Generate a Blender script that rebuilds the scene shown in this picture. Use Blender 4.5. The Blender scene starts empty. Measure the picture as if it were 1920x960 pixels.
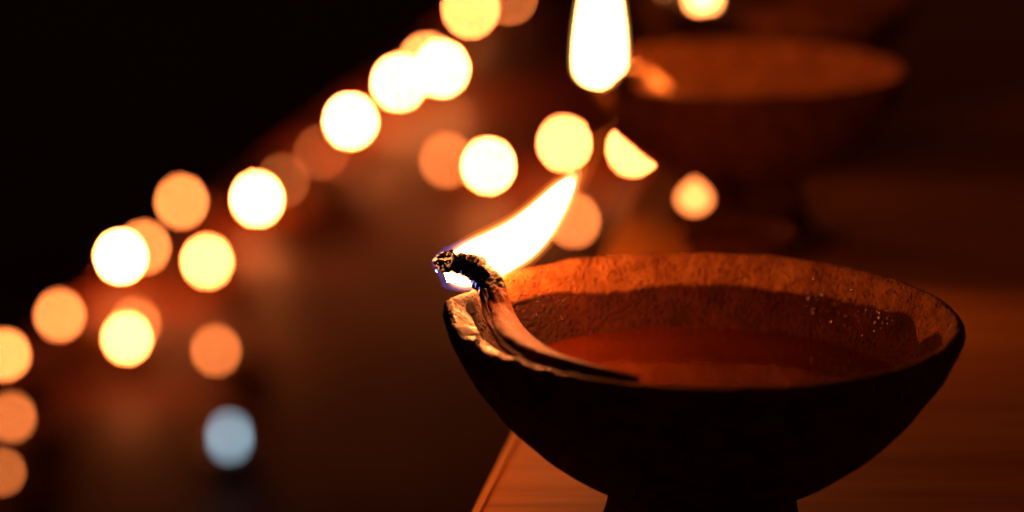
import bpy, math, random
import numpy as np
from mathutils import Vector, Matrix, noise
from mathutils.bvhtree import BVHTree

rnd = random.Random(7)
S = bpy.context.scene
COL = S.collection

# ------------------------------------------------------------------ camera
F_PX, W_PX = 4720.0, 1920.0
CAM_Z, PITCH = 0.1435, math.radians(14.2)
LAMP_H = 0.039                      # height of the clay rim above the table
cam_d = bpy.data.cameras.new('camera')
cam = bpy.data.objects.new('camera', cam_d); COL.objects.link(cam)
cam.location = (0, 0, CAM_Z)
cam.rotation_euler = (math.pi / 2 - PITCH, 0, 0)
cam_d.sensor_width = 36.0
cam_d.lens = 36.0 * F_PX / W_PX
cam_d.clip_start = 0.01
cam_d.clip_end = 200
S.camera = cam
FOCUS = 0.397
BLUR_INF = 126.0                    # blur disc of a far light, in px of a 1920 px wide frame
aperture = BLUR_INF / F_PX * FOCUS
cam_d.dof.use_dof = True
cam_d.dof.focus_distance = FOCUS
cam_d.dof.aperture_fstop = cam_d.lens * 0.001 / aperture
cam_d.dof.aperture_blades = 0

# ------------------------------------------------------------------ world and exposure
w = bpy.data.worlds.new('World'); S.world = w; w.use_nodes = True
bg = w.node_tree.nodes['Background']
bg.inputs['Color'].default_value = (1.0, 0.26, 0.12, 1)
bg.inputs['Strength'].default_value = 0.022
vs = S.view_settings
vs.view_transform = 'Standard'; vs.look = 'None'; vs.exposure = 0.0; vs.gamma = 1.0
try: vs.use_curve_mapping = False
except Exception: pass
cy = S.cycles
cy.use_adaptive_sampling = False
cy.use_denoising = True
try:
    cy.denoiser = 'OPENIMAGEDENOISE'
    cy.denoising_input_passes = 'RGB_ALBEDO_NORMAL'
    cy.denoising_prefilter = 'ACCURATE'
except Exception: pass
cy.sample_clamp_indirect = 4.0
cy.max_bounces = 6
cy.caustics_reflective = False
cy.caustics_refractive = False
FLAME_RGB = (1.0, 0.225, 0.050)

# ------------------------------------------------------------------ helpers
def ray(px, py):
    f = Vector((0, math.cos(PITCH), -math.sin(PITCH)))
    u = Vector((0, math.sin(PITCH), math.cos(PITCH)))
    return (f + Vector((1, 0, 0)) * ((px - 960) / F_PX) + u * ((480 - py) / F_PX))
def on_z(px, py, z):
    d = ray(px, py); t = (z - CAM_Z) / d.z
    return Vector((0, 0, CAM_Z)) + d * t
def on_y(px, py, y):
    d = ray(px, py); t = y / d.y
    return Vector((0, 0, CAM_Z)) + d * t

def link_mesh(name, verts, faces, mat, parent=None, smooth=True, attrs=None):
    me = bpy.data.meshes.new(name)
    me.from_pydata([tuple(v) for v in verts], [], faces)
    me.update()
    if smooth:
        me.polygons.foreach_set('use_smooth', [True] * len(me.polygons))
    for k, vals in (attrs or {}).items():
        a = me.attributes.new(k, 'FLOAT', 'POINT')
        a.data.foreach_set('value', [float(x) for x in vals])
    me.materials.append(mat)
    o = bpy.data.objects.new(name, me); COL.objects.link(o)
    if parent: o.parent = parent
    return o
def thing(name, label, cat, loc, rz=0, group=None, scale=1.0):
    o = bpy.data.objects.new(name, None); COL.objects.link(o)
    o.empty_display_size = 0.02
    o.location = loc; o.rotation_euler = (0, 0, rz); o.scale = (scale,) * 3
    o['label'] = label; o['category'] = cat
    if group: o['group'] = group
    return o

def smooth_path(pts, n):
    """Catmull-Rom through rows of any width."""
    P = [np.array(p, float) for p in pts]
    P = [2 * P[0] - P[1]] + P + [2 * P[-1] - P[-2]]
    segs = len(P) - 3
    out = []
    for i in range(n):
        t = i / (n - 1) * segs
        k = min(int(t), segs - 1); u = t - k
        a, b, c, d = P[k:k + 4]
        out.append(0.5 * ((2 * b) + (c - a) * u + (2 * a - 5 * b + 4 * c - d) * u * u + (3 * b - a - 3 * c + d) * u ** 3))
    return out
def sweep(rows, nseg, shape=None, flat=1.0):
    """rows of x,y,z,r -> closed tube. shape(theta, t) scales the radius; flat squashes it along y."""
    pts = [Vector(r[:3]) for r in rows]
    n = len(pts); verts = []; T = []
    nrm = None; ts = []
    for i in range(n):
        tan = (pts[min(i + 1, n - 1)] - pts[max(i - 1, 0)]).normalized()
        if nrm is None:
            nrm = Vector((0, 1, 0))
        nrm = (nrm - tan * nrm.dot(tan)).normalized()
        bi = tan.cross(nrm)
        for j in range(nseg):
            th = 2 * math.pi * j / nseg
            k = shape(th, i / (n - 1)) if shape else 1.0
            verts.append(pts[i] + (nrm * math.cos(th) * flat + bi * math.sin(th)) * rows[i][3] * k)
            ts.append(i / (n - 1))
    faces = [(i * nseg + j, i * nseg + (j + 1) % nseg, (i + 1) * nseg + (j + 1) % nseg, (i + 1) * nseg + j)
             for i in range(n - 1) for j in range(nseg)]
    a = len(verts); verts.append(pts[0]); ts.append(0)
    b = len(verts); verts.append(pts[-1]); ts.append(1)
    faces += [(a, (j + 1) % nseg, j) for j in range(nseg)]
    o = (n - 1) * nseg
    faces += [(b, o + j, o + (j + 1) % nseg) for j in range(nseg)]
    return verts, faces, ts

# ------------------------------------------------------------------ materials
class NT:
    def __init__(s, name):
        s.m = bpy.data.materials.new(name); s.m.use_nodes = True
        s.t = s.m.node_tree; s.n = s.t.nodes; s.l = s.t.links
        s.b = s.n['Principled BSDF']; s.out = s.n['Material Output']
    def add(s, typ, ins=None, **kw):
        nd = s.n.new(typ)
        for k, v in kw.items(): setattr(nd, k, v)
        for k, v in (ins or {}).items():
            if isinstance(v, bpy.types.NodeSocket): s.l.new(v, nd.inputs[k])
            else: nd.inputs[k].default_value = v
        return nd
    def math(s, op, a, b=0.0, clamp=False):
        nd = s.add('ShaderNodeMath', {0: a, 1: b}, operation=op); nd.use_clamp = clamp
        return nd.outputs[0]
    def noise(s, scale, detail=4.0, rough=0.55, vec=None, dist=0.0):
        ins = {'Scale': scale, 'Detail': detail, 'Roughness': rough, 'Distortion': dist}
        if vec is not None: ins['Vector'] = vec
        return s.add('ShaderNodeTexNoise', ins).outputs['Fac']
    def ramp(s, fac, stops):
        nd = s.add('ShaderNodeValToRGB', {'Fac': fac}); cr = nd.color_ramp
        while len(cr.elements) < len(stops): cr.elements.new(0.5)
        for e, (p, c) in zip(cr.elements, stops):
            e.position = p; e.color = (*c, 1) if len(c) == 3 else c
        return nd.outputs['Color']
    def mix(s, fac, a, b, blend='MIX'):
        nd = s.add('ShaderNodeMix', data_type='RGBA', blend_type=blend)
        for i, v in ((0, fac), (6, a), (7, b)):
            if isinstance(v, bpy.types.NodeSocket): s.l.new(v, nd.inputs[i])
            else: nd.inputs[i].default_value = (*v, 1) if isinstance(v, tuple) and len(v) == 3 else v
        return nd.outputs[2]
    def set(s, k, v):
        if isinstance(v, bpy.types.NodeSocket): s.l.new(v, s.b.inputs[k])
        else: s.b.inputs[k].default_value = (*v, 1) if isinstance(v, tuple) and len(v) == 3 else v

def clay_material():
    t = NT('terracotta clay')
    co = t.add('ShaderNodeTexCoord').outputs['Object']
    sep = t.add('ShaderNodeSeparateXYZ', {0: co})
    base = t.ramp(t.noise(260, 6, 0.65, co), [(0.30, (0.12, 0.036, 0.009)), (0.50, (0.235, 0.088, 0.020)), (0.74, (0.38, 0.17, 0.045))])
    # oil has soaked the wall up to a wavy tide line a centimetre above the pool
    wet_a = t.add('ShaderNodeAttribute', attribute_name='wet').outputs['Fac']
    wob = t.math('MULTIPLY', t.math('SUBTRACT', t.noise(110, 7, 0.68, co), 0.5), 0.75)
    wet = t.math('MULTIPLY', t.math('SUBTRACT', t.math('ADD', wet_a, wob), 0.42), 5.0, clamp=True)
    base = t.mix(wet, base, t.mix(1.0, base, (0.15, 0.07, 0.04), 'MULTIPLY'))
    # soot round the wick
    soot_a = t.add('ShaderNodeAttribute', attribute_name='soot').outputs['Fac']
    sn = t.math('MULTIPLY', t.math('SUBTRACT', t.noise(520, 6, 0.7, co), 0.5), 1.3)
    soot = t.math('MULTIPLY', t.math('SUBTRACT', t.math('ADD', soot_a, sn), 0.42), 3.0, clamp=True)
    soot = t.math('MULTIPLY', soot, 0.93)
    base = t.mix(soot, base, (0.020, 0.006, 0.002))
    t.set('Base Color', base)
    film = t.math('ADD', t.math('MULTIPLY', wet, 0.45), t.math('MULTIPLY', t.add('ShaderNodeAttribute', attribute_name='film').outputs['Fac'], 0.6), clamp=True)
    rough = t.math('SUBTRACT', 0.82, t.math('MULTIPLY', film, 0.66))
    t.set('Roughness', rough)
    t.set('Specular IOR Level', t.math('ADD', 0.10, t.math('MULTIPLY', t.add('ShaderNodeAttribute', attribute_name='film').outputs['Fac'], 0.26)))
    # grit, pits and drag marks
    vor = t.add('ShaderNodeTexVoronoi', {'Vector': co, 'Scale': 1150.0, 'Randomness': 1.0})
    pit = t.math('MULTIPLY', t.math('SUBTRACT', 0.42, vor.outputs['Distance'], clamp=True), 2.6)
    sc = t.add('ShaderNodeMapping', {'Vector': co, 'Scale': (1, 1, 0.75)}).outputs[0]
    h = t.math('ADD', t.math('MULTIPLY', t.noise(1300, 6, 0.7, sc), 1.3), t.math('MULTIPLY', t.noise(480, 5, 0.65, sc), 1.1))
    h = t.math('SUBTRACT', h, pit)
    wetk = t.math('SUBTRACT', 1.0, t.math('MULTIPLY', wet, 0.45))
    bmp = t.add('ShaderNodeBump', {'Height': t.math('MULTIPLY', h, wetk), 'Strength': 1.0, 'Distance': 0.0012})
    t.set('Normal', bmp.outputs[0])
    return t.m
def oil_material():
    t = NT('lamp oil')
    co = t.add('ShaderNodeTexCoord').outputs['Object']
    t.set('Base Color', t.ramp(t.noise(60, 3, 0.5, co), [(0.3, (0.030, 0.0046, 0.0004)), (0.7, (0.050, 0.0085, 0.0007))]))
    t.set('Roughness', 0.07); t.set('IOR', 1.47)
    b = t.add('ShaderNodeBump', {'Height': t.noise(180, 3, 0.6, co), 'Strength': 0.12, 'Distance': 0.0004})
    t.set('Normal', b.outputs[0])
    return t.m
def wick_material(name='cotton wick'):
    t = NT(name)
    a = t.add('ShaderNodeAttribute', attribute_name='along').outputs['Fac']
    co = t.add('ShaderNodeTexCoord').outputs['Object']
    ar = t.add('ShaderNodeAttribute', attribute_name='around').outputs['Fac']
    fv_ = t.add('ShaderNodeCombineXYZ', {0: t.math('MULTIPLY', ar, 9.0), 1: t.math('MULTIPLY', a, 26.0)}).outputs[0]
    n1 = t.noise(2.2, 5, 0.65, fv_)
    e = t.math('ADD', a, t.math('MULTIPLY', t.math('SUBTRACT', t.noise(700, 3, 0.5, co), 0.5), 0.09))
    char = t.math('SUBTRACT', 1.0, t.math('MULTIPLY', t.math('SUBTRACT', e, 0.45), 26.0, clamp=True))
    cot = t.ramp(n1, [(0.34, (0.060, 0.012, 0.001)), (0.62, (0.22, 0.062, 0.008))])
    t.set('Base Color', t.mix(char, cot, (0.014, 0.010, 0.010)))
    t.set('Roughness', t.math('SUBTRACT', 0.6, t.math('MULTIPLY', char, 0.2))); t.set('Specular IOR Level', t.math('ADD', 0.05, t.math('MULTIPLY', char, 0.2)))
    # glowing cinders at the very tip
    tipm = t.math('SUBTRACT', 1.0, t.math('MULTIPLY', a, 9.0, clamp=True))
    spots = t.math('MULTIPLY', t.math('SUBTRACT', t.noise(1150, 2, 0.5, co), 0.53), 12.0, clamp=True)
    t.set('Emission Color', (1.0, 0.33, 0.09))
    t.set('Emission Strength', t.math('MULTIPLY', t.math('MULTIPLY', spots, tipm), 5.0))
    b = t.add('ShaderNodeBump', {'Height': t.math('ADD', n1, t.math('MULTIPLY', t.noise(1500, 4, 0.7, co), 0.4)), 'Strength': 0.8, 'Distance': 0.0004})
    t.set('Normal', b.outputs[0])
    return t.m
def droplet_material():
    t = NT('oil droplet')
    t.set('Base Color', (0.06, 0.012, 0.003)); t.set('Roughness', 0.10); t.set('IOR', 1.7)
    t.set('Specular IOR Level', 1.0)
    return t.m
def wood_material():
    t = NT('table wood')
    co = t.add('ShaderNodeTexCoord').outputs['Object']
    mp = t.add('ShaderNodeMapping', {'Vector': co, 'Scale': (1, 13, 1)}).outputs[0]
    g = t.noise(14, 7, 0.65, mp, 0.35)
    fine = t.noise(60, 6, 0.7, mp)
    c = t.ramp(t.math('ADD', t.math('MULTIPLY', g, 0.75), t.math('MULTIPLY', fine, 0.25)),
               [(0.30, (0.30, 0.10, 0.010)), (0.50, (0.53, 0.215, 0.027)), (0.70, (0.68, 0.31, 0.045))])
    t.set('Base Color', c); t.set('Roughness', 0.6); t.set('Specular IOR Level', 0.25)
    b = t.add('ShaderNodeBump', {'Height': fine, 'Strength': 0.25, 'Distance': 0.0006})
    t.set('Normal', b.outputs[0])
    return t.m
def floor_material():
    t = NT('red stone floor')
    co = t.add('ShaderNodeTexCoord').outputs['Object']
    c = t.ramp(t.noise(5, 7, 0.6, co), [(0.3, (0.10, 0.017, 0.001)), (0.7, (0.20, 0.040, 0.0025))])
    t.set('Base Color', c); t.set('Specular IOR Level', 0.18)
    t.set('Roughness', t.math('ADD', 0.5, t.math('MULTIPLY', t.noise(9, 4, 0.6, co), 0.25)))
    b = t.add('ShaderNodeBump', {'Height': t.noise(60, 5, 0.6, co), 'Strength': 0.3, 'Distance': 0.002})
    t.set('Normal', b.outputs[0])
    return t.m
def plain(name, col, rough=0.8):
    t = NT(name)
    co = t.add('ShaderNodeTexCoord').outputs['Object']
    d = tuple(x * 0.6 for x in col)
    t.set('Base Color', t.ramp(t.noise(3, 6, 0.6, co), [(0.3, d), (0.7, col)])); t.set('Roughness', rough)
    t.set('Specular IOR Level', t.math('ADD', 0.10, t.math('MULTIPLY', t.add('ShaderNodeAttribute', attribute_name='film').outputs['Fac'], 0.26)))
    return t.m
def glow(name, strength, rgb=FLAME_RGB):
    m = bpy.data.materials.new(name); m.use_nodes = True
    nt = m.node_tree; nt.nodes.clear()
    o = nt.nodes.new('ShaderNodeOutputMaterial'); e = nt.nodes.new('ShaderNodeEmission')
    e.inputs[0].default_value = (*rgb, 1); e.inputs[1].default_value = strength
    nt.links.new(e.outputs[0], o.inputs['Surface'])
    return m
def gas(name, strength, rgb):
    """hot gas: it only gives off light, evenly through its volume"""
    m = bpy.data.materials.new(name); m.use_nodes = True
    nt = m.node_tree; nt.nodes.clear()
    o = nt.nodes.new('ShaderNodeOutputMaterial'); e = nt.nodes.new('ShaderNodeEmission')
    e.inputs[0].default_value = (*rgb, 1); e.inputs[1].default_value = strength
    nt.links.new(e.outputs[0], o.inputs['Volume'])
    return m

LIT_TONE_WICK = wick_material('lit tone cotton wick')  # cotton paled to put the lit spot beside the second flame into colour
for nd_ in LIT_TONE_WICK.node_tree.nodes:
    if nd_.type == 'VALTORGB':
        nd_.color_ramp.elements[0].color = (0.55, 0.30, 0.12, 1); nd_.color_ramp.elements[1].color = (0.75, 0.48, 0.22, 1)
CLAY, OIL, WICK, DROP, WOOD, FLOOR = clay_material(), oil_material(), wick_material(), droplet_material(), wood_material(), floor_material()
LIT_EDGE = plain('lit edge wood', (0.80, 0.40, 0.09), 0.55)  # wood colour lightened to carry the light on the table edge
M_CORE = glow('flame core', 150.0, (1.0, 0.24, 0.055))
M_CORE_FAR = glow('far flame core', 115.0, (1.0, 0.24, 0.055))
M_CORE_THIRD = glow('third flame core', 22.0, (1.0, 0.24, 0.055))
M_MANTLE = gas('flame mantle gas', 700.0, (1.0, 0.50, 0.16))
M_MANTLE2 = gas('flame mantle gas middle', 300.0, (1.0, 0.34, 0.07))
M_MANTLE3 = gas('flame mantle gas outer', 80.0, (1.0, 0.24, 0.03))
M_BLUE = gas('blue flame gas', 52.0, (0.10, 0.20, 1.0))
M_WISP = gas('flame wisp gas', 42.0, (1.0, 0.17, 0.02))

# ------------------------------------------------------------------ setting: table, terrace, dark ground
RIM = LAMP_H
FLAME_PLANE = CAM_Z - 0.45
FLOOR_Z = FLAME_PLANE - 0.030

def prism(name, outline, z0, z1, mat, parent=None, bevel=0.0):
    import bmesh
    bm = bmesh.new()
    vs_ = [bm.verts.new((x, y, z1)) for x, y in outline]
    f = bm.faces.new(vs_)
    if f.normal.z < 0: bmesh.ops.reverse_faces(bm, faces=[f])
    r = bmesh.ops.extrude_face_region(bm, geom=[f])
    bmesh.ops.translate(bm, vec=(0, 0, z0 - z1), verts=[g for g in r['geom'] if isinstance(g, bmesh.types.BMVert)])
    bmesh.ops.recalc_face_normals(bm, faces=bm.faces[:])
    if bevel:
        bmesh.ops.bevel(bm, geom=bm.edges[:], offset=bevel, segments=3, affect='EDGES', profile=0.6)
    me = bpy.data.meshes.new(name); bm.to_mesh(me); bm.free()
    me.materials.append(mat)
    o = bpy.data.objects.new(name, me); COL.objects.link(o)
    if parent: o.parent = parent
    return o

a = on_z(895, 960, 0); b = on_z(1292, 180, 0)
d = (b - a).normalized(); side = Vector((d.y, -d.x, 0))          # to the right of the edge
E0 = a - d * 0.16; E1 = a + d * 1.05
Q1 = E1 + side * 0.62; Q0 = E0 + side * 0.62
table = thing('low_table', 'low wooden table whose lit left corner shows beside the foot of the big clay lamp', 'table', (E0.x, E0.y, FLOOR_Z))
loc = lambda v: (v.x - E0.x, v.y - E0.y)
prism('table_top', [loc(E0), loc(E1), loc(Q1), loc(Q0)], -FLOOR_Z - 0.022, -FLOOR_Z, WOOD, table, 0.0016)
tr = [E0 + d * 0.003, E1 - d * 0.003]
o_ = prism('lit_edge_strip', [loc(tr[0] + side * -0.0006), loc(tr[1] + side * -0.0006), loc(tr[1] + side * 0.0008), loc(tr[0] + side * 0.0008)], -FLOOR_Z - 0.003, -FLOOR_Z + 0.0009, LIT_EDGE, table, 0.0003)  # paler strip paints the brighter lit bevel along the left edge
for c in (E0 + d * 0.05 + side * 0.05, E1 - d * 0.05 + side * 0.05, Q1 - d * 0.05 - side * 0.05, Q0 + d * 0.05 - side * 0.05):
    x, y = loc(c)
    prism('leg', [(x - .02, y - .02), (x + .02, y - .02), (x + .02, y + .02), (x - .02, y + .02)], 0.0, -FLOOR_Z - 0.022, WOOD, table, 0.003)

# terrace: its left edge runs just outside the row of little lamps; beyond it only night
p0 = on_z(-10, 668, FLAME_PLANE); p1 = on_z(880, 10, FLAME_PLANE)
dd = (p1 - p0).normalized(); ls = Vector((-dd.y, dd.x, 0))
A0 = p0 - dd * 3.0 + ls * 0.034; A1 = p1 + dd * 0.9 + ls * 0.034
fl = prism('terrace_floor', [(A0.x, A0.y), (A1.x, A1.y), (4.0, A1.y + 0.4), (4.0, -2.0), (A0.x, -2.0)], FLOOR_Z - 0.15, FLOOR_Z, FLOOR, None, 0.004)
fl['kind'] = 'structure'
gr = link_mesh('ground', [(-80, -80, FLOOR_Z - 1.2), (80, -80, FLOOR_Z - 1.2), (80, 80, FLOOR_Z - 1.2), (-80, 80, FLOOR_Z - 1.2)], [(0, 1, 2, 3)],
               plain('dark soil', (0.10, 0.06, 0.045), 0.95))
gr['kind'] = 'structure'

# ------------------------------------------------------------------ the big clay lamp
mm = 0.001
def interp(prof, x):
    xs = [p[0] for p in prof]; ys = [p[1] for p in prof]
    return float(np.interp(x, xs, ys))
OUTER = [(0, 0.1), (15.2, 0.0), (16.9, 0.3), (17.2, 1.4), (16.6, 3.4), (15.5, 6.0), (14.9, 8.6), (14.9, 10.6), (15.6, 11.7), (18.6, 13.2), (22.2, 15.3),
         (26.2, 18.4), (30.2, 22.0), (33.6, 26.0), (36.3, 29.8), (38.3, 33.2), (39.5, 36.2), (40.0, 37.7), (39.8, 38.6)]
LIPTOP = [(39.2, 39.1), (38.5, 39.15), (37.9, 38.8)]
INNER = [(37.4, 38.0), (37.0, 36.8), (36.4, 35.0), (35.6, 32.8), (34.7, 30.6), (33.6, 28.4), (31.8, 26.0), (29.0, 23.0), (25.0, 20.2), (19.0, 17.8), (11.0, 16.4), (0.0, 16.0)]
OIL_Z = 27.4
def resample(prof, n):
    return smooth_path(prof, n)
def ang_w(th, centre, width):
    dlt = (math.degrees(th) - centre + 180) % 360 - 180
    return math.exp(-(dlt / width) ** 2)
def big_bowl(nseg=288):
    prof = resample(OUTER, 58) + resample(LIPTOP, 8)[0:] + resample(INNER, 64)
    kinds = ['o'] * 58 + ['l'] * 8 + ['i'] * 64
    verts = []; wet = []; soot = []; film = []
    for (r, z), kd in zip(prof, kinds):
        for j in range(nseg):
            th = 2 * math.pi * j / nseg
            cs, sn = math.cos(th), math.sin(th)
            rr, zz = r, z
            ws = ang_w(th, 202, 34)
            if kd == 'i':                                   # pouring shelf that carries the wick
                shelf = 39.0 - 1.5 - (38.0 - min(rr, 38.0)) * 0.42
                k = ws * max(0.0, min(1.0, (rr - 19) / 9.0))
                if shelf > zz: zz += (shelf - zz) * k * 0.92
            hi = max(0.0, min(1.0, (zz - 10) / 28.0))
            n1 = noise.noise(Vector((cs * 1.3, sn * 1.3, z * 0.02)))
            n2 = noise.noise(Vector((cs * 5, sn * 5, z * 0.13 + 4)))
            n3 = noise.noise(Vector((cs * rr * 0.55, sn * rr * 0.55, zz * 0.55)))
            n4 = noise.noise(Vector((cs * rr * 1.5, sn * rr * 1.5, zz * 1.3 + 9)))
            dr = (0.35 * n1 + 0.22 * n2) * hi + 0.10 * n3 + 0.045 * n4
            if kd == 'o': dr += 0.10 * math.sin(z * 1.1 + 2.0 * n1) * (1 if z > 12 else 0.3)
            if kd in ('l',) or z > 37: zz += 0.28 * n1 + 0.22 * noise.noise(Vector((cs * 7, sn * 7, 2))) + 0.10 * noise.noise(Vector((cs * 24, sn * 24, 5)))
            # lip is thick, lumpy and dipped on the spout side
            lump = ws * (0.45 * noise.noise(Vector((cs * 12, sn * 12, z * 0.4))) + 0.45 * noise.noise(Vector((cs * 30, sn * 30, z * 0.8))))
            if z > 34: zz += lump * 1.7
            if kd == 'i' and z > 33: rr -= (1.1 * ang_w(th, 222, 24) + 1.7 * ang_w(th, 188, 13)) * (z - 33) / 5
            wtip = ang_w(th, 180, 13)
            if z > 31: zz += wtip * 1.5 * (z - 31) / 8; rr += wtip * 0.7 * (z - 31) / 8
            rr = max(0.0, rr + (dr if rr > 0.5 else 0) + (lump * 0.5 if z > 34 else 0))
            x, y = rr * cs, rr * sn
            verts.append((x * mm, y * mm, zz * mm))
            inside = kd != 'o'
            front = 0.5 + 0.5 * math.sin(th)               # 1 at the far wall
            tide = 34.4 + 1.3 * noise.noise(Vector((cs * 2.2, sn * 2.2, 7))) + 1.5 * ang_w(th, 0, 26) - 3.0 * ang_w(th, 12, 5)
            wv = 0.42 + (tide - zz) * 0.35 if inside else 0.0
            if inside: wv = max(wv, ws * 0.62)
            wet.append(max(0, min(1.4, wv)))
            dx = (x + 33.5); dy = (y - 7); dz = (zz - 37)
            dist = math.sqrt(dx * dx + dy * dy + dz * dz)
            sv = max(0.0, 1.0 - dist / 15.0)
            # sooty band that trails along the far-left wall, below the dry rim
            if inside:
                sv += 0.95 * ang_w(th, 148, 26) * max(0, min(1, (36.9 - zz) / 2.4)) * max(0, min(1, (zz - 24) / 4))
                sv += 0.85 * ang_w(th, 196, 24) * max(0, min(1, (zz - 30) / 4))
            if kd == 'l' or (kd == 'i' and zz > 36.8): sv += 0.8 * ang_w(th, 190, 13)
            if not inside: sv += 0.9 * ang_w(th, 184, 20) * hi
            soot.append(min(1.2, sv)); film.append(ws if inside else 0.0)
    n = len(prof)
    faces = []
    for i in range(n - 1):
        for j in range(nseg):
            k = (j + 1) % nseg
            faces.append((i * nseg + j, i * nseg + k, (i + 1) * nseg + k, (i + 1) * nseg + j))
    return verts, faces, {'wet': wet, 'soot': soot, 'film': film}

CEN = on_z(1322, 590, RIM); CEN.z = 0
BIG_GROUP = 'clay lamps set out along the low table'
lamp = thing('clay_lamp', 'large clay lamp in the foreground, its flame blown right over a rim of fired clay', 'oil lamp', CEN, 0, BIG_GROUP)
bv, bf, battr = big_bowl()
bowl = link_mesh('bowl', bv, bf, CLAY, lamp, True, battr)
BVH = BVHTree.FromPolygons([Vector(v) for v in bv], bf)

def oil_mesh(nseg=128):
    verts = []; faces = []
    rings = [0.0] + [3.0 * k for k in range(1, 11)] + [31.6, 32.6, 33.1, 33.6, 34.2]
    zz = [0.0] * 11 + [0.02, 0.08, 0.22, 0.45, 0.9]
    for r, z in zip(rings, zz):
        for j in range(nseg):
            th = 2 * math.pi * j / nseg
            ws = ang_w(th, 202, 34)
            rr = r * (1 - 0.0 * ws)
            verts.append((rr * math.cos(th) * mm, rr * math.sin(th) * mm, (OIL_Z + z * 0.8) * mm))
    # underside, so the pool has a body that follows the bowl
    for r, z in ((31, 26.4), (26, 22.4), (16, 18.6), (0.0, 17.4)):
        for j in range(nseg):
            th = 2 * math.pi * j / nseg
            verts.append((r * math.cos(th) * mm, r * math.sin(th) * mm, z * mm))
    n = len(rings) + 4
    for i in range(n - 1):
        for j in range(nseg):
            k = (j + 1) % nseg
            faces.append((i * nseg + j, (i + 1) * nseg + j, (i + 1) * nseg + k, i * nseg + k))
    return verts, faces
ov, of = oil_mesh()
oil = link_mesh('oil', ov, of, OIL, lamp)

def local(px, py, y_mm):
    p = on_y(px, py, CEN.y + y_mm * mm)
    return p - CEN
def rows_px(lst):
    return [(*local(px, py, y), r * mm) for px, py, y, r in lst]

WICK_PX = [(829, 476, 12.5, 1.25), (834, 487, 12.5, 1.85), (850, 494, 13.0, 1.6), (872, 496, 13.0, 1.95), (897, 511, 12.5, 2.3), (916, 536, 11.0, 2.4),
           (930, 566, 8.5, 2.2), (945, 601, 4.0, 1.95), (976, 640, -6.0, 1.95), (1018, 668, -17.0, 1.75), (1072, 688, -25.5, 1.45),
           (1140, 702, -30.4, 1.0), (1195, 711, -32.6, 0.6)]
rows = smooth_path(rows_px(WICK_PX), 230)
def twist(th, t):
    amp = 1.0 if t < 0.44 else max(0.30, 1.0 - (t - 0.44) * 9)
    ph = th * 3 + t * 52 + 2.2 * noise.noise(Vector((t * 14, 3, 1)))
    k = 1.0 - amp * 0.22 * (1 - abs(math.cos(ph * 0.5)) ** 0.7)
    k += amp * (0.02 + 0.07 * noise.noise(Vector((t * 30, 8, 1)))) * math.cos(th * 9 + t * 150) + 0.03 * math.cos(th * 11 + t * 22) + 0.14 * amp * noise.noise(Vector((math.cos(th) * 2, math.sin(th) * 2, t * 60)))
    if t < 0.46: k += 0.16 * noise.noise(Vector((math.cos(th) * 1.5 + 2, math.sin(th) * 1.5, t * 19)))
    if t < 0.13: k += 0.22 * noise.noise(Vector((math.cos(th) * 1.6 + 5, math.sin(th) * 1.6, t * 95)))
    f_ = max(0.0, min(1.0, (t - 0.50) / 0.15))          # further down it lies as a flat soaked ribbon
    rib = 1.0 / math.sqrt((math.cos(th) / 1.75) ** 2 + (math.sin(th) / 0.85) ** 2)
    return k * (1 + (rib - 1) * f_)
wv, wf, wt = sweep(rows, 44, twist)
wick = link_mesh('wick', wv, wf, WICK, lamp, True, {'along': wt, 'around': [math.cos(2 * math.pi * ((i % 44) / 44) + 9 * t) + (0.7 * math.sin(2 * math.pi * ((i % 44) / 44) + 9 * t)) * 1.3 for i, t in enumerate(wt)]})
W2 = [(906, 546, 8.5, 0.8), (914, 585, 5.0, 0.75), (930, 622, -2.0, 0.7), (954, 655, -11.0, 0.7), (985, 675, -18.5, 0.7), (1030, 689, -24.5, 0.6), (1080, 699, -28.5, 0.4)]
rows2 = smooth_path(rows_px(W2), 110)
wv2, wf2, wt2 = sweep(rows2, 24, lambda th, t: 0.85 + 0.2 * abs(math.cos(th * 1.5 + t * 12)) + 0.06 * math.cos(7 * th + 60 * t))
strand = link_mesh('loose_strand', wv2, wf2, WICK, wick, True, {'along': [0.42 + 0.5 * t for t in wt2]})

# flame: bright core behind the wick, thin luminous mantle, blue gas at its foot
CORE = [(836, 512, 16.0, 0.8), (845, 510, 16.0, 1.95), (866, 503, 16.5, 3.05), (903, 488, 17.5, 3.5), (940, 470, 18.0, 3.48), (975, 449, 18.0, 3.3),
        (1005, 422, 18.0, 2.9), (1031, 391, 18.0, 2.3), (1053, 362, 18.0, 1.65), (1067, 344, 18.0, 1.05), (1073, 335, 18.0, 0.4)]
cv, cf, _ = sweep(smooth_path(rows_px(CORE), 44), 28, None, 0.8)
flame = link_mesh('flame', cv, cf, M_CORE, lamp)
for nm, dr_, ext, mt in (('inner', 0.38, 12, M_MANTLE), ('middle', 0.80, 24, M_MANTLE2), ('outer', 1.35, 44, M_MANTLE3)):
    rr_ = [(px, py, y, r + dr_ * (0.9 if k < 3 else 1.0)) for k, (px, py, y, r) in enumerate(CORE)]
    rr_ = rr_[:-1] + [(CORE[-1][0] + ext * 0.35, CORE[-1][1] - ext * 0.62, 18.0, 0.5 + dr_ * 0.75), (CORE[-1][0] + ext * 0.56, CORE[-1][1] - ext, 18.0, 0.1)]
    cv, cf, _ = sweep(smooth_path(rows_px(rr_), 48), 32, None, 0.85)
    link_mesh('flame_mantle', cv, cf, mt, flame)
BLUE = [(818, 508, 15.0, 1.0), (824, 505, 15.0, 2.6), (840, 503, 15.5, 3.6), (868, 499, 16.5, 4.15), (903, 488, 17.5, 4.1), (930, 476, 18.0, 3.3), (955, 462, 18.0, 2.0)]
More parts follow.
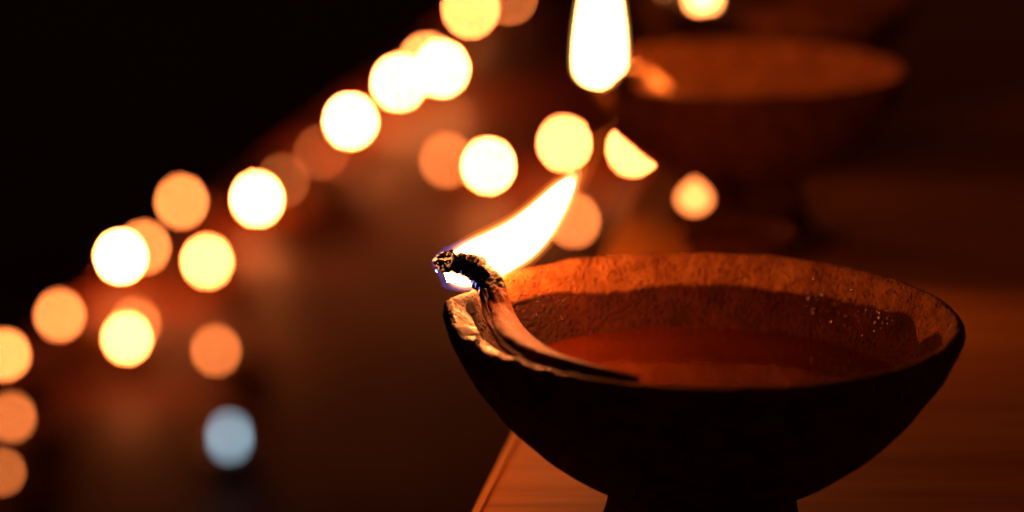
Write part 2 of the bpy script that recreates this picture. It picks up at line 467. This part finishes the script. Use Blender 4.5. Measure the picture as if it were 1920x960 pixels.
br = smooth_path(rows_px(BLUE), 40)
cv, cf, _ = sweep(br, 32, None, 0.9)
cv2, cf2, _ = sweep([(r[0], r[1], r[2], max(r[3] - 0.75 * mm, 0.1 * mm)) for r in br], 32, None, 0.9)     # hollow: the gas burns in a thin skin
n0 = len(cv); cv = cv + cv2; cf = cf + [tuple(n0 + i for i in reversed(f)) for f in cf2]
blue = link_mesh('blue_flame_base', cv, cf, M_BLUE, flame)
WISP = [(1040, 375, 18.0, 2.5), (1066, 346, 18.0, 2.9), (1086, 318, 18.0, 2.6), (1108, 285, 18.0, 2.0), (1130, 255, 18.0, 1.4), (1160, 220, 18.0, 0.3)]
cv, cf, _ = sweep(smooth_path(rows_px(WISP), 30), 24, None, 0.8)
wisp = link_mesh('flame_wisp', cv, cf, M_WISP, flame)

# droplets of oil clinging to the wall and the lip
def droplet(c, nrm, r, V, Fc):
    nrm = nrm.normalized(); t1 = nrm.orthogonal().normalized(); t2 = nrm.cross(t1)
    b0 = len(V); ns, nr = 10, 5
    for i in range(nr + 1):
        ph = math.pi * i / nr
        for j in range(ns):
            th = 2 * math.pi * j / ns
            V.append(c + (t1 * math.cos(th) + t2 * math.sin(th)) * r * math.sin(ph) + nrm * math.cos(ph) * r * 0.42)
    for i in range(nr):
        for j in range(ns):
            k = (j + 1) % ns
            Fc.append((b0 + i * ns + j, b0 + (i + 1) * ns + j, b0 + (i + 1) * ns + k, b0 + i * ns + k))
V, Fc = [], []
spots = []
for _ in range(85):
    u = rnd.random(); x = 1505 + 165 * (u ** 0.8); mid = 552 + (x - 1505) * 0.32
    spots.append((x + rnd.uniform(-6, 6), mid + rnd.gauss(0, 19), rnd.choice((0.13, 0.17, 0.22, 0.28, 0.38))))
spots += [(1560, 603, .42), (1572, 606, .3), (1585, 611, .42), (1605, 591, .5), (1611, 593, .4), (1596, 616, .36), (1618, 629, .4), (1540, 602, .3), (1594, 562, .4), (1567, 555, .3), (1575, 569, .28), (1541, 552, .3)]
for _ in range(60):
    spots.append((rnd.uniform(940, 1060), rnd.uniform(505, 600), rnd.choice((0.08, 0.11, 0.15))))
orig = Vector((0, 0, CAM_Z)) - CEN
for x, y, r in spots:
    hit = BVH.ray_cast(orig, ray(x, y).normalized())
    if hit[0] is None or hit[1] is None: continue
    nn = hit[1] if hit[1].dot(ray(x, y)) < 0 else -hit[1]
    if hit[0].z < (OIL_Z + 0.6) * mm: continue
    droplet(hit[0] + nn * r * mm * 0.1, nn, r * mm, V, Fc)
for x, y, r in [(968, 700, .5), (1034, 702, .45), (1047, 703, .35), (1128, 708, .4), (1140, 709, .3), (1015, 699, .3)]:
    hit = BVH.ray_cast(orig, ray(x, y - 6).normalized())
    if hit[0] is None: continue
    nn = hit[1] if hit[1].dot(ray(x, y)) < 0 else -hit[1]
    droplet(hit[0], nn, r * mm, V, Fc)
dr = link_mesh('oil_droplets', V, Fc, DROP, lamp)
dr['kind'] = 'stuff'

def copy_part(o, parent):
    c = o.copy(); COL.objects.link(c); c.parent = parent
    return c
def upright_flame(parent, name, base, height, rad, bend=(0, 0), core=M_CORE_FAR):
    """a steady flame standing on the wick, base in the lamp's own coordinates"""
    prof = [(0.0, 0.30), (0.02, 0.66), (0.06, 0.92), (0.13, 1.0), (0.30, 0.95), (0.45, 0.82), (0.62, 0.62), (0.80, 0.36), (0.93, 0.15), (1.0, 0.03)]
    rws = [(base[0] + bend[0] * t * t, base[1] + bend[1] * t * t, base[2] + height * t, rad * k) for t, k in prof]
    v, f, _ = sweep(smooth_path(rws, 26), 24)
    fo = link_mesh(name, v, f, core, parent)
    rws = [(x, y, z + (t - 0.1) * height * 0.06, r * 1.12 + 0.25 * mm) for (x, y, z, r), (t, k) in zip(rws, prof)]
    v, f, _ = sweep(smooth_path(rws, 26), 24)
    link_mesh('flame_mantle', v, f, M_MANTLE, fo)
    return fo

# second lamp, behind and above the first in the picture
c2 = on_z(1396, 120, RIM); c2.z = 0
lamp2 = thing('clay_lamp', 'blurred clay bowl lamp directly behind the foreground lamp, tall upright flame on its left rim', 'oil lamp', c2, 0.06, BIG_GROUP, 0.985)
dry = {k: ([0.0] * len(v) if k == 'wet' else v) for k, v in battr.items()}
bowl2 = link_mesh('bowl', bv, bf, CLAY, lamp2, True, dry)
oil2 = link_mesh('oil', [(x * 0.74, y * 0.74, 0.0205 + (z - 0.0274) * 0.3) for x, y, z in ov], of, OIL, lamp2)
R2 = [(1118, 163, -21, 1.0), (1142, 154, -24, 1.7), (1166, 138, -26, 2.3), (1190, 143, -19, 3.0), (1218, 153, -19, 2.8), (1240, 162, -24, 1.6), (1256, 166, -27, 0.8)]
R2 = [(*(Matrix.Rotation(-0.06, 3, 'Z') @ (on_y(px, py, c2.y + yl * mm) - c2)), r * mm) for px, py, yl, r in R2]
v2, f2, t2 = sweep(smooth_path(R2, 90), 20, lambda th, t: 0.85 + 0.2 * abs(math.cos(th * 1.5 + t * 20)))
w2 = link_mesh('wick', v2, f2, LIT_TONE_WICK, lamp2, True, {'along': [0.10 + 1.0 * u for u in t2]})
fb = on_y(1120, 148, c2.y - 0.021) - c2
fb = Matrix.Rotation(-0.06, 3, 'Z') @ Vector(fb)
upright_flame(lamp2, 'flame', fb, 0.036, 0.0049, (0.0003, 0))
# third lamp, cut by the top of the picture
c3 = on_z(1448, -6, RIM); c3.z = 0
lamp3 = thing('clay_lamp', 'farthest clay lamp on the table, cut off by the top edge, small flame in front', 'oil lamp', c3, math.radians(58), BIG_GROUP)
for p in (bowl2, oil2): copy_part(p, lamp3)
w3 = copy_part(wick, lamp3)
fb = on_y(1318, 18, c3.y - 0.030) - c3
fb = Matrix.Rotation(-math.radians(58), 3, 'Z') @ Vector(fb)
upright_flame(lamp3, 'flame', fb, 0.026, 0.0034, core=M_CORE_THIRD)

# ------------------------------------------------------------------ small lamps out of focus on the terrace
def small_bowl_mesh():
    prof = [(0, 0), (10, 0), (11, 0.6), (11.5, 3), (17, 7), (20.5, 12), (22.5, 17), (23, 19.6), (22.3, 20.4), (21.4, 19.8), (20, 15.5), (17, 11.5), (11, 8.4), (0, 7.6)]
    ns = 40; pr = smooth_path(prof, 34); verts = []; wet = []; soot = []
    for i, (r, z) in enumerate(pr):
        for j in range(ns):
            th = 2 * math.pi * j / ns
            k = 1 + 0.03 * noise.noise(Vector((math.cos(th) * 1.5, math.sin(th) * 1.5, z * 0.1)))
            sp = ang_w(th, 180, 16) * max(0, (z - 12) / 8)
            rr = max(0.0, r) * k + sp * 2.4
            verts.append((rr * math.cos(th) * mm, rr * math.sin(th) * mm, max(z, 0) * mm))
            inn = i > 20
            wet.append(0); soot.append(0.9 * ang_w(th, 180, 20) if z > 15 else 0)
    faces = [(i * ns + j, i * ns + (j + 1) % ns, (i + 1) * ns + (j + 1) % ns, (i + 1) * ns + j) for i in range(33) for j in range(ns)]
    me = bpy.data.meshes.new('bowl'); me.from_pydata(verts, [], faces); me.update()
    me.polygons.foreach_set('use_smooth', [True] * len(me.polygons))
    for k, vals in (('wet', wet), ('soot', soot), ('film', [0] * len(verts))):
        at = me.attributes.new(k, 'FLOAT', 'POINT'); at.data.foreach_set('value', [max(0.0, min(1.2, float(x))) for x in vals])
    me.materials.append(CLAY)
    return me
def small_oil_mesh():
    ns = 32; verts = [(0, 0, 0.0142)]
    for r, z in ((10, 14.2), (18.8, 14.2), (19.6, 14.6)):
        verts += [(r * math.cos(2 * math.pi * j / ns) * mm, r * math.sin(2 * math.pi * j / ns) * mm, z * mm) for j in range(ns)]
    verts += [(14 * math.cos(2 * math.pi * j / ns) * mm, 14 * math.sin(2 * math.pi * j / ns) * mm, 10.2 * mm) for j in range(ns)]
    verts.append((0, 0, 0.009))
    f = [(0, 1 + j, 1 + (j + 1) % ns) for j in range(ns)]
    for q in range(3):
        for j in range(ns):
            k = (j + 1) % ns
            f.append((1 + q * ns + j, 1 + (q + 1) * ns + j, 1 + (q + 1) * ns + k, 1 + q * ns + k))
    e = len(verts) - 1
    f += [(e, 1 + 3 * ns + (j + 1) % ns, 1 + 3 * ns + j) for j in range(ns)]
    me = bpy.data.meshes.new('oil'); me.from_pydata(verts, [], f); me.update(); me.materials.append(OIL)
    return me
SB, SO = small_bowl_mesh(), small_oil_mesh()
FL_W, FL_H = 0.0050, 0.0085         # flame size, grows a little with distance (livelier lamps at the far end)
unit = [(0, 0, -0.5, 0.10), (0, 0, -0.42, 0.30), (0, 0, -0.25, 0.47), (0, 0, -0.05, 0.50), (0, 0, 0.15, 0.42), (0, 0, 0.33, 0.25), (0, 0, 0.5, 0.03)]
fv, ff, _ = sweep(smooth_path(unit, 12), 12)
FM = bpy.data.meshes.new('flame'); FM.from_pydata([tuple(v) for v in fv], [], ff); FM.update()
glow_cache = {}
def small_flame(parent, wpos, avg, wk=1.0, hk=1.0):
    D = (wpos - Vector((0, 0, CAM_Z))).length
    gs = 0.65 + 0.35 * D / 1.5
    wd, hg = FL_W * gs * wk, FL_H * gs * (hk if hk != 1.0 else wk)
    blur = BLUR_INF * (D - FOCUS) / D
    disc = math.pi / 4 * blur * blur
    area = math.pi / 4 * wd * hg * 0.85 * (F_PX / D) ** 2
    L = round(avg * disc / area / 2) * 2 or 1
    if L not in glow_cache: glow_cache[L] = glow('lamp flame glow', float(L))
    o = bpy.data.objects.new('flame', FM); COL.objects.link(o); o.parent = parent
    inv = parent_matrix(parent).inverted()
    o.location = inv @ wpos; s = parent.scale[0]
    o.scale = (wd / s, wd / s, hg / s)
    o.material_slots
    if not FM.materials: FM.materials.append(glow_cache[L])
    o.material_slots[0].link = 'OBJECT'; o.material_slots[0].material = glow_cache[L]
    return o, hg
def parent_matrix(o):
    return Matrix.LocRotScale(o.location, o.rotation_euler, o.scale)
SMALL_GROUP = 'small clay lamps glowing out of focus on the floor'
def small_lamp(flames, label, scale=1.0, plane=None, floor=None, turn=0.0):
    plane = FLAME_PLANE if plane is None else plane
    floor = FLOOR_Z if floor is None else floor
    P = [on_z(px, py, plane) for px, py, _ in flames]
    if len(P) == 1:
        ang = math.radians(turn)
        c = P[0] + Vector((math.cos(ang), math.sin(ang), 0)) * 0.021 * scale; rz = ang
    else:
        c = (P[0] + P[1]) / 2; v = c - P[0]; rz = math.atan2(v.y, v.x)
        scale = max(scale, v.length / 0.0205)
    lp = thing('small_clay_lamp', label, 'oil lamp', (c.x, c.y, floor), rz, SMALL_GROUP, scale)
    for nm, me in (('bowl', SB), ('oil', SO)):
        o = bpy.data.objects.new(nm, me); COL.objects.link(o); o.parent = lp
    inv = parent_matrix(lp).inverted()
    for p, (_, _, avg) in zip(P, flames):
        fo, hg = small_flame(lp, p, avg, 1.9 if floor == 0.0 else (1.0 if avg > 0.6 else 0.75), 1.15 if floor == 0.0 else 1.0)
        q = inv @ p; tip = Vector((q.x, q.y, q.z - hg * 0.42 / scale))
        out = Vector((q.x, q.y, 0)).normalized()
        rws = [(tip.x, tip.y, tip.z + 0.001, 0.0007), (tip.x - out.x * .001, tip.y - out.y * .001, max(0.0215, tip.z - 0.002), 0.0011),
               (out.x * 0.017, out.y * 0.017, 0.0190, 0.0012), (out.x * 0.009, out.y * 0.009, 0.0150, 0.0012), (-out.x * 0.002, -out.y * 0.002, 0.0140, 0.001)]
        v, f, t = sweep(smooth_path(rws, 20), 8)
        link_mesh('wick', v, f, WICK, lp, True, {'along': t})
    return lp, c, scale
LAMPS = [
    ([(10, 664, 2.6)], 'small floor lamp cut by the left edge, pale gold light', 0.9, 10),
    ([(112, 590, 1.8)], 'small floor lamp with golden light, second from the left end of the outer row', 0.9, -15),
    ([(226, 480, 30), (270, 462, 1.7)], 'small floor lamp at the left with a big white flame and an orange one beside', 0.8, 0),
    ([(340, 377, 1.9)], 'small floor lamp with even amber light, standing highest left in front of the dark', 0.9, 5),
    ([(388, 489, 8)], 'small floor lamp with creamy light, above the dull orange one and the blue light', 0.9, -8),
    ([(482, 372, 20)], 'small floor lamp with large white light, nearest below the dim brown ones', 0.9, 8),
    ([(530, 338, 0.22)], 'small floor lamp with a weak brown light, partly behind the large white one', 0.75, 20),
    ([(602, 285, 0.18)], 'small floor lamp with a weak brown light, alone and lower left of a white one', 0.85, 5),
    ([(657, 226, 20)], 'small floor lamp with white light just upper right of the weak brown one', 0.9, 0),
    ([(748, 154, 18)], 'small floor lamp with white light, left one of the merging pair in the upper middle', 0.9, 8),
    ([(828, 128, 18), (800, 114, 3)], 'two-flame floor lamp, right one of the merging bright pair', 0.9, 0),
    ([(882, 16, 4)], 'small floor lamp with yellow light cut by the top edge, left of the tall flame', 1.0, 0),
    ([(955, -8, 0.5)], 'small floor lamp with weak tan light at the top, beside the tall upright flame', 0.9, 0),
    ([(238, 633, 9), (254, 606, 0.7)], 'two-flame floor lamp, white and faint orange, under the large left pair', 0.8, 0),
    ([(405, 656, 0.8)], 'small floor lamp with dull orange light just above the pale blue light', 0.9, 0),
    ([(916, 310, 18), (838, 300, 0.75)], 'small floor lamp with a white flame and a dull orange one on its left', 0.9, 0),
    ([(1058, 268, 7.5)], 'small floor lamp with round cream light right above the tip of the foreground flame', 0.9, 8),
    ([(1076, 413, 1.15)], 'small floor lamp with soft orange light, between the foreground flame and the bowl rim', 0.85, 0),
    ([(1188, 278, 7.5)], 'small floor lamp whose cream light is cut off by the bowl of the second lamp', 0.9, 0),
    ([(22, 781, 0.72)], 'small floor lamp with orange light at the left edge, below the pale gold one', 0.85, 0),
    ([(4, 884, 0.5)], 'small floor lamp with faint orange light in the bottom left, half out of the picture', 0.85, 0),
]
placed = []
for fl_, lab, sc, turn in LAMPS:
    lp, c, sc2 = small_lamp(fl_, lab, sc, turn=turn)
    for q, r, l in placed:
        if (c - q).length < 0.023 * (sc2 + r): print('CLOSE', lab[:40], '|', l[:40], round((c - q).length, 3))
    placed.append((c, sc2, lab))
# one little lamp on the table itself, behind the foreground bowl
small_lamp([(1302, 367, 11.0)], 'tiny clay lamp on the table, its cream light between the two large bowls', 0.55, plane=0.020, floor=0.0, turn=25)

# pale blue added light near the bottom left, put in for a bluish reflection
pb = on_z(430, 808, FLAME_PLANE - 0.006)
tl = thing('added_blue_light', 'small added light with pale blue light, lowest round light on the left', 'added light', (pb.x, pb.y, FLOOR_Z))
def lathe(name, prof, mat, parent, ns=32):
    v = []; 
    for r, z in prof: v += [(r * math.cos(2 * math.pi * j / ns), r * math.sin(2 * math.pi * j / ns), z) for j in range(ns)]
    f = [(i * ns + j, i * ns + (j + 1) % ns, (i + 1) * ns + (j + 1) % ns, (i + 1) * ns + j) for i in range(len(prof) - 1) for j in range(ns)]
    return link_mesh(name, v, f, mat, parent)
hz = pb.z - FLOOR_Z
lathe('housing', [(0, 0), (.014, 0), (.0145, .001), (.0145, .012), (.0138, .013), (.006, .0125), (.003, .015), (0, .015)], plain('dark plastic', (0.05, 0.05, 0.055), 0.4), tl)
lathe('reflection_glow', [(.0001, hz + .0028), (.0013, hz + .0025), (.0024, hz + .0013), (.0029, hz), (.0027, hz - .0015), (.0026, .015)], glow('blue white bulb', 4.3, (0.55, 0.83, 1.0)), tl)
